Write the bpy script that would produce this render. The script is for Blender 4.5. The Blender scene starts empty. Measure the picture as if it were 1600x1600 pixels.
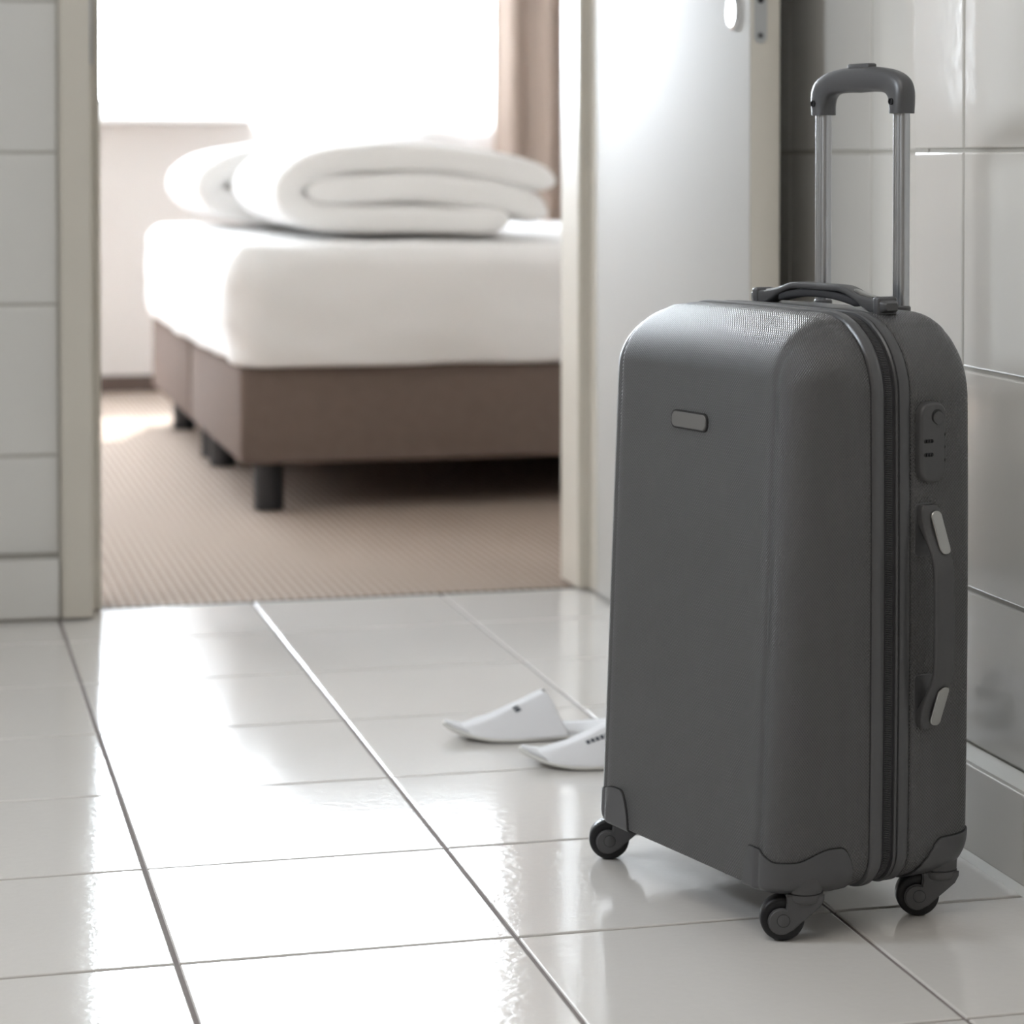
import bpy, bmesh, math, random
from mathutils import Vector, Matrix, noise
random.seed(7)
PI = math.pi
SC = bpy.context.scene
COL = SC.collection

# ------------------------------------------------------------------ camera
HCAM = 0.768
cam_data = bpy.data.cameras.new('camera'); cam = bpy.data.objects.new('camera', cam_data)
COL.objects.link(cam); SC.camera = cam
YAW, PITCH, ROLL = 0.25881, 0.02512, 0.000676
cam_data.sensor_width = 36.0; cam_data.sensor_fit = 'HORIZONTAL'
cam_data.lens = 3951.82 / 1600 * 36.0
cam_data.shift_x = -(893.01 - 800) / 1600
cam_data.shift_y = -(800 - 348.29) / 1600
F = Vector((math.sin(YAW) * math.cos(PITCH), math.cos(YAW) * math.cos(PITCH), -math.sin(PITCH)))
R0 = Vector((math.cos(YAW), -math.sin(YAW), 0)); U0 = R0.cross(F)
RR = R0 * math.cos(ROLL) + U0 * math.sin(ROLL); UU = -R0 * math.sin(ROLL) + U0 * math.cos(ROLL)
cam.matrix_world = Matrix(((RR.x, UU.x, -F.x, 0), (RR.y, UU.y, -F.y, 0), (RR.z, UU.z, -F.z, HCAM), (0, 0, 0, 1)))
cam_data.clip_start = 0.02
cam_data.dof.use_dof = True; cam_data.dof.focus_distance = 2.55; cam_data.dof.aperture_fstop = 5.6

# ------------------------------------------------------------------ world, sun, lamps, exposure
w = bpy.data.worlds.new('world'); SC.world = w; w.use_nodes = True
wn = w.node_tree.nodes; wl = w.node_tree.links
bg = wn['Background']; bg.inputs[0].default_value = (0.85, 0.925, 1.0, 1); bg.inputs[1].default_value = 28.0
sun_d = bpy.data.lights.new('sun', 'SUN'); sun_d.energy = 7; sun_d.angle = math.radians(0.8); sun_d.color = (1, .96, .9)
sun = bpy.data.objects.new('sun', sun_d); COL.objects.link(sun)
sdir = Vector((-0.26, -1.0, -1.20)).normalized()
sun.rotation_euler = sdir.to_track_quat('-Z', 'Y').to_euler()
lamp_d = bpy.data.lights.new('hall_fill_light', 'AREA'); lamp_d.energy = 16; lamp_d.shape = 'RECTANGLE'  # overhead area fill for the dim hall, no known fixture
lamp_d.size = 1.3; lamp_d.size_y = 1.6; lamp_d.color = (1.0, .955, .90)
lamp = bpy.data.objects.new('hall_fill_light', lamp_d); COL.objects.link(lamp); lamp.location = (-0.25, 1.3, 2.46)
por_d = bpy.data.lights.new('window_portal', 'AREA'); por_d.shape = 'RECTANGLE'; por_d.size = 5.3; por_d.size_y = 1.5
por_d.cycles.is_portal = True
por = bpy.data.objects.new('window_portal', por_d); COL.objects.link(por); por.location = (-0.3, 8.62, 1.68)
por.rotation_euler = (-PI / 2, 0, 0)
HY0, HY1, HZ0, HZ1 = 2.35, 2.95, 1.35, 1.90      # opening for an unseen window, added as side fill for the hall
po2_d = bpy.data.lights.new('fill_window_portal', 'AREA'); po2_d.shape = 'RECTANGLE'; po2_d.size = HZ1 - HZ0; po2_d.size_y = HY1 - HY0; po2_d.cycles.is_portal = True
po2 = bpy.data.objects.new('fill_window_portal', po2_d); COL.objects.link(po2); po2.location = (-1.205, (HY0 + HY1) / 2, (HZ0 + HZ1) / 2)
po2.rotation_euler = (0, -PI / 2, 0)
vs = SC.view_settings; vs.view_transform = 'Standard'; vs.look = 'None'; vs.gamma = 1; vs.use_curve_mapping = False
vs.exposure = 0.24
SC.cycles.max_bounces = 10; SC.cycles.diffuse_bounces = 6; SC.cycles.glossy_bounces = 5
SC.cycles.transmission_bounces = 8; SC.cycles.transparent_max_bounces = 8
SC.cycles.caustics_refractive = False

# ------------------------------------------------------------------ materials
def mat(name, col, rough=.5, metal=0, spec=.5, coat=0, coat_rough=.1, var=0, var_scale=8, bump=0, bump_scale=200,
        bump_dist=.001, detail=3, aniso=None):
    m = bpy.data.materials.new(name); m.use_nodes = True
    n = m.node_tree.nodes; l = m.node_tree.links; b = n['Principled BSDF']
    b.inputs['Base Color'].default_value = (*col, 1); b.inputs['Roughness'].default_value = rough
    b.inputs['Metallic'].default_value = metal; b.inputs['Specular IOR Level'].default_value = spec
    b.inputs['Coat Weight'].default_value = coat; b.inputs['Coat Roughness'].default_value = coat_rough
    tc = n.new('ShaderNodeTexCoord')
    if var:
        t = n.new('ShaderNodeTexNoise'); t.inputs['Scale'].default_value = var_scale; t.inputs['Detail'].default_value = 4
        l.new(tc.outputs['Object'], t.inputs['Vector'])
        r = n.new('ShaderNodeMapRange'); r.inputs['To Min'].default_value = 1 - var; r.inputs['To Max'].default_value = 1 + var
        l.new(t.outputs['Fac'], r.inputs['Value'])
        mx = n.new('ShaderNodeVectorMath'); mx.operation = 'SCALE'; mx.inputs[0].default_value = col
        l.new(r.outputs[0], mx.inputs['Scale']); l.new(mx.outputs[0], b.inputs['Base Color'])
    if bump:
        t = n.new('ShaderNodeTexNoise'); t.inputs['Scale'].default_value = bump_scale; t.inputs['Detail'].default_value = detail
        l.new(tc.outputs['Object'], t.inputs['Vector'])
        bp = n.new('ShaderNodeBump'); bp.inputs['Strength'].default_value = bump; bp.inputs['Distance'].default_value = bump_dist
        l.new(t.outputs['Fac'], bp.inputs['Height']); l.new(bp.outputs[0], b.inputs['Normal'])
        if coat: l.new(bp.outputs[0], b.inputs['Coat Normal'])
    return m

M = {}
M['floor_tile'] = mat('floor_tile_glaze', (.72, .70, .675), rough=.11, spec=.55, bump=.28, bump_scale=95, bump_dist=.0006, detail=2, var=.025, var_scale=3)
M['wall_tile'] = mat('wall_tile_glaze', (.66, .645, .612), rough=.07, spec=.6, bump=.16, bump_scale=45, bump_dist=.0006, detail=2, var=.02, var_scale=3)
M['floor_grout'] = mat('floor_grout', (.24, .21, .205), rough=.85, var=.15, var_scale=60, bump=.5, bump_scale=900)
M['wall_grout'] = mat('wall_grout', (.42, .40, .36), rough=.8, var=.08, var_scale=60)
M['caulk'] = mat('silicone_caulk', (.56, .55, .50), rough=.35)
M['frame'] = mat('cream_frame_paint', (.60, .56, .49), rough=.34, var=.02, var_scale=4)
M['leaf'] = mat('door_leaf_laminate', (.43, .415, .39), rough=.52, spec=.2, bump=.25, bump_scale=70, bump_dist=.0006)
M['steel'] = mat('brushed_steel', (.46, .46, .46), rough=.38, metal=1)
M['chrome'] = mat('satin_chrome', (.78, .78, .79), rough=.2, metal=1)
M['dark'] = mat('dark_gap', (.012, .012, .012), rough=.6)
M['plaster'] = mat('warm_white_plaster', (.70, .67, .65), rough=.9, bump=.2, bump_scale=120)
M['ceil'] = mat('ceiling_paint', (.62, .61, .59), rough=.9, var=.01)
M['hallwall'] = mat('hall_paint', (.60, .58, .55), rough=.85, var=.02)
M['sidewall'] = mat('beige_bedroom_wallpaper', (.52, .48, .44), rough=.9, var=.02)
M['brown_base'] = mat('brown_skirting', (.10, .068, .055), rough=.55, var=.1, var_scale=20)
M['window'] = mat('white_window_frame', (.85, .85, .85), rough=.4, var=.01)
M['black_plastic'] = mat('black_plastic', (.012, .012, .014), rough=.45, var=.1, var_scale=40)
M['rubber'] = mat('black_rubber', (.010, .010, .012), rough=.42, spec=.4, var=.1, var_scale=40)
M['slipper'] = mat('slipper_cloth', (.78, .78, .80), rough=.85, bump=.35, bump_scale=700, bump_dist=.0005)
M['slipper_sole'] = mat('slipper_sole', (.70, .69, .66), rough=.8, bump=.3, bump_scale=500)
M['ink'] = mat('grey_print', (.10, .11, .13), rough=.8)

def weave_mat(name, col, pitch, rough, bump, dist, spec=.5, metal=0, var=.04):
    m = mat(name, col, rough=rough, spec=spec, metal=metal, var=var, var_scale=5)
    n = m.node_tree.nodes; l = m.node_tree.links; b = n['Principled BSDF']
    tc = n.new('ShaderNodeTexCoord'); sp = n.new('ShaderNodeSeparateXYZ'); l.new(tc.outputs['Object'], sp.inputs[0])
    def mth(op, a, c=None):
        q = n.new('ShaderNodeMath'); q.operation = op
        for i, s in enumerate((a, c)):
            if s is None: continue
            if isinstance(s, (int, float)): q.inputs[i].default_value = s
            else: l.new(s, q.inputs[i])
        return q.outputs[0]
    s1 = mth('SUBTRACT', sp.outputs['X'], sp.outputs['Y'])
    k = 2 * PI / pitch
    a = mth('SINE', mth('MULTIPLY', s1, k))
    c = mth('SINE', mth('MULTIPLY', sp.outputs['Z'], k * .9))
    h = mth('MULTIPLY', a, c)
    bp = n.new('ShaderNodeBump'); bp.inputs['Strength'].default_value = bump; bp.inputs['Distance'].default_value = dist
    l.new(h, bp.inputs['Height']); l.new(bp.outputs[0], b.inputs['Normal'])
    src = b.inputs['Base Color'].links[0].from_socket
    vm = n.new('ShaderNodeVectorMath'); vm.operation = 'SCALE'; l.new(src, vm.inputs[0])
    l.new(mth('ADD', mth('MULTIPLY', h, .16), 1.0), vm.inputs['Scale']); l.new(vm.outputs[0], b.inputs['Base Color'])
    return m
M['shell'] = weave_mat('grey_textured_shell', (.102, .102, .104), .0034, .36, .9, .00036, spec=.55, metal=.25)
M['shell_smooth'] = mat('grey_satin_plastic', (.096, .097, .102), rough=.36, metal=.2, bump=.15, bump_scale=900, bump_dist=.0003, var=.02)
M['shell_rim'] = mat('grey_rim_plastic', (.105, .106, .111), rough=.30, metal=.25, var=.02)
M['fork'] = mat('grey_caster_plastic', (.088, .088, .092), rough=.42, bump=.15, bump_scale=900, bump_dist=.0003, var=.02)
M['handle'] = mat('dark_grey_handle', (.075, .075, .078), rough=.38, bump=.15, bump_scale=1200, bump_dist=.0003, var=.02)
M['tape'] = mat('black_zip_tape', (.036, .036, .040), rough=.8, bump=.4, bump_scale=900)
M['teeth'] = mat('grey_zip_coil', (.085, .085, .09), rough=.38, var=.02)
M['rod'] = mat('anodised_aluminium', (.50, .51, .53), rough=.30, metal=1)
M['metal_cap'] = mat('silver_cap', (.42, .42, .41), rough=.32, metal=1)
M['badge'] = mat('grey_badge', (.19, .185, .18), rough=.45, metal=.3)

def fabric(name, col, rough=.9, sc=450, dist=.001, tone=.12):
    return mat(name, col, rough=rough, bump=.6, bump_scale=sc, bump_dist=dist, var=tone, var_scale=30, spec=.2)
M['boxfab'] = fabric('brown_upholstery', (.155, .118, .100), sc=500)
M['curtain'] = mat('beige_curtain_cloth', (.40, .325, .28), rough=.9, spec=.1, var=.04, var_scale=10)
M['duvet'] = mat('white_duvet_cotton', (.80, .795, .785), rough=.9, bump=.3, bump_scale=14, bump_dist=.006, spec=.15)
M['sheet'] = mat('white_sheet_cotton', (.76, .75, .74), rough=.88, bump=.25, bump_scale=9, bump_dist=.006, spec=.15)

def carpet_mat():
    m = mat('tan_ribbed_carpet', (.36, .29, .24), rough=.95, spec=.1, bump=.8, bump_scale=420, bump_dist=.003)
    n = m.node_tree.nodes; l = m.node_tree.links; b = n['Principled BSDF']
    tc = n.new('ShaderNodeTexCoord'); sp = n.new('ShaderNodeSeparateXYZ'); l.new(tc.outputs['Object'], sp.inputs[0])
    q = n.new('ShaderNodeMath'); q.operation = 'MULTIPLY'; q.inputs[1].default_value = 2 * PI / .0166; l.new(sp.outputs['X'], q.inputs[0])
    s = n.new('ShaderNodeMath'); s.operation = 'COSINE'; l.new(q.outputs[0], s.inputs[0])
    r = n.new('ShaderNodeMapRange'); r.inputs['From Min'].default_value = -1; l.new(s.outputs[0], r.inputs['Value'])
    no = n.new('ShaderNodeTexNoise'); no.inputs['Scale'].default_value = 160; l.new(tc.outputs['Object'], no.inputs['Vector'])
    ad = n.new('ShaderNodeMath'); ad.operation = 'MULTIPLY_ADD'; ad.inputs[1].default_value = .6; l.new(no.outputs['Fac'], ad.inputs[0]); l.new(r.outputs[0], ad.inputs[2])
    cr = n.new('ShaderNodeValToRGB'); cr.color_ramp.elements[0].color = (.24, .185, .15, 1); cr.color_ramp.elements[1].color = (.47, .39, .335, 1)
    cr.color_ramp.elements[0].position = .25; cr.color_ramp.elements[1].position = 1
    l.new(ad.outputs[0], cr.inputs[0]); l.new(cr.outputs[0], b.inputs['Base Color'])
    return m
M['carpet'] = carpet_mat()

def sheer_mat():
    m = bpy.data.materials.new('white_sheer_voile'); m.use_nodes = True
    n = m.node_tree.nodes; l = m.node_tree.links; n.clear()
    o = n.new('ShaderNodeOutputMaterial'); tr = n.new('ShaderNodeBsdfTransparent'); tl = n.new('ShaderNodeBsdfTranslucent')
    df = n.new('ShaderNodeBsdfDiffuse'); a = n.new('ShaderNodeMixShader'); c = n.new('ShaderNodeMixShader')
    tl.inputs[0].default_value = (.93, .93, .93, 1); df.inputs[0].default_value = (.93, .93, .93, 1)
    a.inputs[0].default_value = .35; l.new(tl.outputs[0], a.inputs[1]); l.new(df.outputs[0], a.inputs[2])
    tx = n.new('ShaderNodeTexCoord'); no = n.new('ShaderNodeTexNoise'); no.inputs['Scale'].default_value = 900
    mr = n.new('ShaderNodeMapRange'); mr.inputs['To Min'].default_value = .70; mr.inputs['To Max'].default_value = .85
    l.new(tx.outputs['Object'], no.inputs['Vector']); l.new(no.outputs['Fac'], mr.inputs['Value']); l.new(mr.outputs[0], c.inputs[0])
    l.new(tr.outputs[0], c.inputs[1]); l.new(a.outputs[0], c.inputs[2]); l.new(c.outputs[0], o.inputs[0])
    return m
M['sheer'] = sheer_mat()
def glass_mat():
    m = bpy.data.materials.new('window_glass'); m.use_nodes = True
    n = m.node_tree.nodes; l = m.node_tree.links; n.clear()
    o = n.new('ShaderNodeOutputMaterial'); tr = n.new('ShaderNodeBsdfTransparent'); gl = n.new('ShaderNodeBsdfGlossy')
    gl.inputs['Roughness'].default_value = .02; n.new('ShaderNodeTexCoord')
    mx = n.new('ShaderNodeMixShader'); mx.inputs[0].default_value = .07; l.new(tr.outputs[0], mx.inputs[1]); l.new(gl.outputs[0], mx.inputs[2])
    l.new(mx.outputs[0], o.inputs[0]); return m
M['glass'] = glass_mat()

# ------------------------------------------------------------------ mesh helpers
def mk(name, verts, faces, m, parent=None, smooth=False, loc=None, auto=None):
    me = bpy.data.meshes.new(name); me.from_pydata([tuple(v) for v in verts], [], faces); me.update()
    return link(name, me, m, parent, smooth, loc, auto)
def link(name, me, m, parent=None, smooth=False, loc=None, auto=None):
    bm = bmesh.new(); bm.from_mesh(me); bmesh.ops.recalc_face_normals(bm, faces=bm.faces); bm.to_mesh(me); bm.free()
    o = bpy.data.objects.new(name, me); COL.objects.link(o)
    if m is not None: me.materials.append(m)
    if smooth or auto:
        me.polygons.foreach_set('use_smooth', [True] * len(me.polygons))
        if auto: me.set_sharp_from_angle(angle=math.radians(auto))
    if parent is not None: o.parent = parent
    if loc is not None: o.location = loc
    return o
def bm_obj(name, bm, m, parent=None, smooth=False, loc=None, auto=None):
    me = bpy.data.meshes.new(name); bm.to_mesh(me); bm.free()
    return link(name, me, m, parent, smooth, loc, auto)
def add_box(bm, a, b, bevel=0, seg=2):
    t = bmesh.new(); bmesh.ops.create_cube(t, size=1)
    for v in t.verts: v.co = Vector([(a[i] + b[i]) / 2 + v.co[i] * (b[i] - a[i]) for i in range(3)])
    if bevel: bmesh.ops.bevel(t, geom=t.edges[:], offset=bevel, segments=seg, affect='EDGES', profile=.5)
    me = bpy.data.meshes.new('t'); t.to_mesh(me); t.free(); bm.from_mesh(me); bpy.data.meshes.remove(me)
def box(name, a, b, m, parent=None, bevel=0, seg=2):
    bm = bmesh.new(); add_box(bm, a, b, bevel, seg)
    return bm_obj(name, bm, m, parent, auto=40 if bevel else None)
def tag(o, label=None, cat=None, group=None, kind=None):
    if label: o['label'] = label
    if cat: o['category'] = cat
    if group: o['group'] = group
    if kind: o['kind'] = kind
    return o
def empty(name, loc, rz=0):
    o = bpy.data.objects.new(name, None); COL.objects.link(o); o.location = loc; o.rotation_euler = (0, 0, rz); o.empty_display_size = .1
    return o
def struct(o): o['kind'] = 'structure'; return o
def lathe(prof, n, axis='Z', c=(0, 0, 0)):
    """prof: list of (r, h). closed at ends if r == 0"""
    vs, fs = [], []
    for r, h in prof:
        for i in range(n):
            a = 2 * PI * i / n; p = (r * math.cos(a), r * math.sin(a), h)
            if axis == 'X': p = (p[2], p[0], p[1])
            if axis == 'Y': p = (p[0], p[2], p[1])
            vs.append((p[0] + c[0], p[1] + c[1], p[2] + c[2]))
    for k in range(len(prof) - 1):
        for i in range(n):
            j = (i + 1) % n; fs.append((k * n + i, k * n + j, (k + 1) * n + j, (k + 1) * n + i))
    fs.append(tuple(range(n))); fs.append(tuple((len(prof) - 1) * n + i for i in range(n)))
    return vs, fs
def loft(rings, closed_ends=True, wrap=True):
    n = len(rings[0]); vs = [p for r in rings for p in r]; fs = []
    for k in range(len(rings) - 1):
        for i in range(n if wrap else n - 1):
            j = (i + 1) % n; fs.append((k * n + i, k * n + j, (k + 1) * n + j, (k + 1) * n + i))
    if closed_ends and wrap:
        fs.append(tuple(range(n))); fs.append(tuple((len(rings) - 1) * n + i for i in range(n)))
    return vs, fs
def smooth01(x): x = max(0, min(1, x)); return x * x * (3 - 2 * x)

# ------------------------------------------------------------------ tiles
G = .0045
def tile_mesh(sx, sy, th, bev, jit=0):
    """a tile lying in xy, top at z=0, bevelled rim"""
    x, y = sx / 2, sy / 2; b = bev
    v = [(-x, -y, -th), (x, -y, -th), (x, y, -th), (-x, y, -th), (-x, -y, -b * .8), (x, -y, -b * .8), (x, y, -b * .8), (-x, y, -b * .8),
         (-x + b * .35, -y + b * .35, -b * .22), (x - b * .35, -y + b * .35, -b * .22), (x - b * .35, y - b * .35, -b * .22), (-x + b * .35, y - b * .35, -b * .22),
         (-x + b, -y + b, 0), (x - b, -y + b, 0), (x - b, y - b, 0), (-x + b, y - b, 0)]
    f = [(12, 13, 14, 15)]
    for k in range(3):
        for i in range(4): f.append((k * 4 + i, k * 4 + (i + 1) % 4, k * 4 + 4 + (i + 1) % 4, k * 4 + 4 + i))
    return v, f
_tile_cache = {}
def tile(m, parent, sx, sy, mat4, bev=.0018, th=.008, name='tile'):
    key = (round(sx, 4), round(sy, 4), m.name, bev)
    if key not in _tile_cache:
        v, f = tile_mesh(sx, sy, th, bev)
        me = bpy.data.meshes.new(name); me.from_pydata(v, [], f); me.materials.append(m); _tile_cache[key] = me
    o = bpy.data.objects.new(name, _tile_cache[key]); COL.objects.link(o); o.parent = parent
    e = (random.uniform(-1, 1) * .0011, random.uniform(-1, 1) * .0011)
    o.matrix_local = mat4 @ Matrix.Rotation(e[0], 4, 'X') @ Matrix.Rotation(e[1], 4, 'Y')
    return o

X0, TW, Y0 = 0.2496, 0.33294, 2.4119
XR, XR2, YB, YC = 1.128, 1.29, 2.783, 4.290   # baseboard face, recessed wall face, corner, door-wall tile face
XL = -1.10; YN = -1.40; HC = 2.5
YT = 4.3645                                   # threshold
# hall floor slab (grout shows between tiles)
floor = struct(box('floor', (XL - .1, YN - .1, -.12), (1.36, YT, -.0022), M['floor_grout']))
ix0 = -4
for i in range(ix0, 4):
    xa = max(X0 + TW * i, XL + .01); xb = min(X0 + TW * (i + 1), XR2 - .004)
    for j in range(-11, 6):
        ya = max(Y0 + TW * j, YN + .01); yb = min(Y0 + TW * (j + 1), YT)
        xb2 = xb
        if xb > 1.14 and yb < YB - .1: xb2 = 1.135
        if yb - ya < .03 or xb2 - xa < .03: continue
        sx, sy = xb2 - xa - G, yb - ya - G * 1.05
        tile(M['floor_tile'], floor, sx, sy, Matrix.Translation(((xa + xb2) / 2, (ya + yb) / 2, 0)))

def tiled_wall(name, slab_a, slab_b, origin, ux, n, us, zs, gr, base_z=None):
    """us, zs: joint positions along ux and z; tile face plane passes origin, normal n"""
    wl_ = struct(box(name, slab_a, slab_b, gr))
    uxv = Vector(ux); nv = Vector(n); zv = Vector((0, 0, 1))
    for i in range(len(us) - 1):
        for j in range(len(zs) - 1):
            su, sz = us[i + 1] - us[i] - G, zs[j + 1] - zs[j] - G
            if su < .01 or sz < .01: continue
            c = Vector(origin) + uxv * ((us[i] + us[i + 1]) / 2) + zv * ((zs[j] + zs[j + 1]) / 2)
            # tile local x -> u, y -> v (z world or its negative so that the frame is right-handed), z -> n
            yv = nv.cross(uxv)
            m4 = Matrix(((uxv.x, yv.x, nv.x, c.x), (uxv.y, yv.y, nv.y, c.y), (uxv.z, yv.z, nv.z, c.z), (0, 0, 0, 1)))
            tile(M['wall_tile'], wl_, su, sz, m4, bev=.0022)
    return wl_
ZR = [.112, .286, .533, .7785, 1.024, 1.270, 1.516, 1.762, 2.008, 2.254, 2.5]
ZL = [.108, .2735, .5255, .7785, 1.030, 1.282, 1.534, 1.786, 2.038, 2.290, 2.5]
XW = 1.155
YJ = 2.64
us = [YJ + TW * k for k in range(-12, 1) if YJ + TW * k > YN] + [YB]
wall_right = tiled_wall('wall_right', (XW + .0025, YN, 0), (XW + .09, YB - .0012, HC), (XW, 0, 0), (0, 1, 0), (-1, 0, 0), us, ZR, M['wall_grout'])
# return of the pier
tiled_wall('wall_right_return', (XW + .0015, YB - .04, 0), (XR2 + .02, YB - .0010, HC), (0, YB, 0), (1, 0, 0), (0, 1, 0), [XW, XR2 - .001], ZR, M['wall_grout'])
us2 = [YB, 2.93, 3.262, 3.590, 3.92, 4.25, 4.30]
tiled_wall('wall_recess', (XR2 + .0025, YB - .04, 0), (XR2 + .09, 4.46, HC), (XR2, 0, 0), (0, 1, 0), (-1, 0, 0), us2, ZR, M['wall_grout'])
# skirting tiles: a run of separate glazed tiles with a mortar fillet
bb = struct(box('baseboard_right', (XR + .0072, YN, 0), (XW + .003, YB, .0985), M['wall_grout']))
for j in range(-11, 2):
    ya = max(Y0 + TW * j, YN + .01); yb = min(Y0 + TW * (j + 1), YB)
    if yb - ya < .03: continue
    c = Vector((XR, (ya + yb) / 2, (.008 + .104) / 2))
    m4 = Matrix(((0, 0, -1, c.x), (1, 0, 0, c.y), (0, -1, 0, c.z), (0, 0, 0, 1)))
    tile(M['wall_tile'], bb, yb - ya - .004, .096, m4, bev=.0022)
# sloping mortar fillet on top of the skirting and silicone at the floor
mk('mortar_fillet', [(XR + .0075, YN, .0985), (XR + .0075, YB, .0985), (XR + .0085, YB, .1035), (XR + .0085, YN, .1035), (XW + .001, YN, .1125), (XW + .001, YB, .1125), (XW + .001, YN, .0985), (XW + .001, YB, .0985)],
   [(0, 1, 2, 3), (3, 2, 5, 4), (4, 5, 7, 6), (0, 3, 4, 6), (1, 7, 5, 2)], M['caulk'], bb)
mk('floor_sealant', [(XR - .004, YN, .0002), (XR - .004, YB, .0002), (XR + .001, YB, .0095), (XR + .001, YN, .0095), (XR + .006, YB, .0002), (XR + .006, YN, .0002)],
   [(0, 1, 2, 3), (3, 2, 4, 5)], M['caulk'], bb)
bb2 = struct(box('baseboard_recess', (XR2 - .018, YB, 0), (XR2 + .003, 4.30, .0985), M['wall_grout']))
for k in range(5):
    ya = YB + .31 * k; yb = min(ya + .31, 4.30); c = Vector((XR2 - .025, (ya + yb) / 2, .056))
    if yb - ya > .03:
        tile(M['wall_tile'], bb2, yb - ya - .004, .096, Matrix(((0, 0, -1, c.x), (1, 0, 0, c.y), (0, -1, 0, c.z), (0, 0, 0, 1))), bev=.0022)
# door wall, left of the door (and above it)
CX0, CX1 = 0.2534, 0.306
usl = [XL, -.78, -.447, -.113, .220 - .30 + .33, CX0 - .002]
usl = [XL] + [CX0 - .002 - TW * k for k in (3, 2, 1)] + [CX0 - .002]
tiled_wall('wall_door', (XL - .1, YC + .0025, 0), (CX0, 4.46, HC), (0, YC, 0), (1, 0, 0), (0, -1, 0), usl, ZL, M['wall_grout'])
bl = struct(box('baseboard_door', (XL, 4.2765, 0), (CX0 - .001, YC + .003, .0985), M['wall_grout']))
for k in range(5):
    xb = CX0 - .002 - TW * k; xa = max(xb - TW, XL)
    if xb - xa < .03: continue
    tile(M['wall_tile'], bl, xb - xa - .004, .098, Matrix(((1, 0, 0, (xa + xb) / 2), (0, 0, -1, 4.2695), (0, 1, 0, .0545), (0, 0, 0, 1))), bev=.0022)
struct(box('wall_door_head', (CX0, YC, 2.08), (XR2 + .02, 4.46, HC), M['hallwall']))
struct(box('wall_left', (XL - .1, YN, 0), (XL, 4.29, HZ0), M['hallwall']))
struct(box('wall_left_head', (XL - .1, YN, HZ1), (XL, 4.29, HC), M['hallwall']))
struct(box('wall_left_near', (XL - .1, YN, HZ0), (XL, HY0, HZ1), M['hallwall']))
struct(box('wall_left_far', (XL - .1, HY1, HZ0), (XL, 4.29, HZ1), M['hallwall']))
w3 = struct(empty('fill_window', (XL - .05, HY0, HZ0)))  # unseen window, added to light the hall from the left
for a_, b_ in (((XL - .07, HY0, HZ0), (XL - .03, HY1, HZ0 + .03)), ((XL - .07, HY0, HZ1 - .03), (XL - .03, HY1, HZ1)), ((XL - .07, HY0, HZ0 + .03), (XL - .03, HY0 + .03, HZ1 - .03)), ((XL - .07, HY1 - .03, HZ0 + .03), (XL - .03, HY1, HZ1 - .03))):
    q_ = box('window_frame', a_, b_, M['window'], None, bevel=.003); q_.parent = w3; q_.matrix_parent_inverse = Matrix.Translation(w3.location).inverted()
q_ = box('window_pane', (XL - .052, HY0 + .03, HZ0 + .03), (XL - .048, HY1 - .03, HZ1 - .03), M['glass'], None); q_.parent = w3; q_.matrix_parent_inverse = Matrix.Translation(w3.location).inverted()
struct(box('wall_back', (XL - .1, YN - .1, 0), (XW + .1, YN, HC), M['hallwall']))
struct(box('ceiling', (XL - .1, YN - .1, HC), (XR2 + .1, 4.46, HC + .1), M['ceil']))

# ------------------------------------------------------------------ door frame and leaf
JX0, JX1 = .324, 1.161
fr = struct(empty('door_1', ((JX0 + JX1) / 2, 4.32, 0)))
def fbox(name, a, b, m=M['frame'], bev=.004):
    o = struct(box(name, a, b, m, None, bevel=bev)); o.parent = fr; o.matrix_parent_inverse = Matrix.Translation(fr.location).inverted()
    if 'kind' in o: del o['kind']
    return o
# profile of the left frame: casing, rebate, stop
def frame_post(name, prof, z1):
    n = len(prof); vs_ = [(x, y, .004) for x, y in prof] + [(x, y, z1) for x, y in prof]
    fs_ = [tuple(range(n)), tuple(range(n, 2 * n))] + [(i, (i + 1) % n, n + (i + 1) % n, n + i) for i in range(n)]
    o = mk(name, vs_, fs_, M['frame'], None)
    bm = bmesh.new(); bm.from_mesh(o.data)
    ed = [e for e in bm.edges if abs(e.verts[0].co.z - e.verts[1].co.z) > .5]
    bmesh.ops.bevel(bm, geom=ed, offset=.0035, segments=3, affect='EDGES'); bm.to_mesh(o.data); bm.free()
    o.data.polygons.foreach_set('use_smooth', [True] * len(o.data.polygons)); o.data.set_sharp_from_angle(angle=math.radians(35))
    o.parent = fr; o.matrix_parent_inverse = Matrix.Translation(fr.location).inverted()
    return o
frame_post('frame_post', [(CX0, 4.266), (CX1, 4.266), (CX1, 4.335), (JX0, 4.335), (JX0, 4.462), (CX0 + .012, 4.462), (CX0 + .012, 4.30), (CX0, 4.30)], 2.075)
XF1 = XR2 - .03
frame_post('frame_post', [(JX1 + .020, 4.290), (XF1, 4.290), (XF1, 4.462), (JX1, 4.462), (JX1, 4.335), (JX1 + .020, 4.335)], 2.075)
fbox('frame_head', (CX0, 4.268, 2.02), (XF1, 4.462, 2.085))
fbox('threshold_strip', (JX0, YT - .004, -.004), (JX1, YT + .003, .0015), M['dark'], bev=0)
sp_ = fbox('strike_plate', (CX1 - .004, 4.2645, .925), (CX1 + .0006, 4.332, 1.18), M['steel'], bev=.001)
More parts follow.
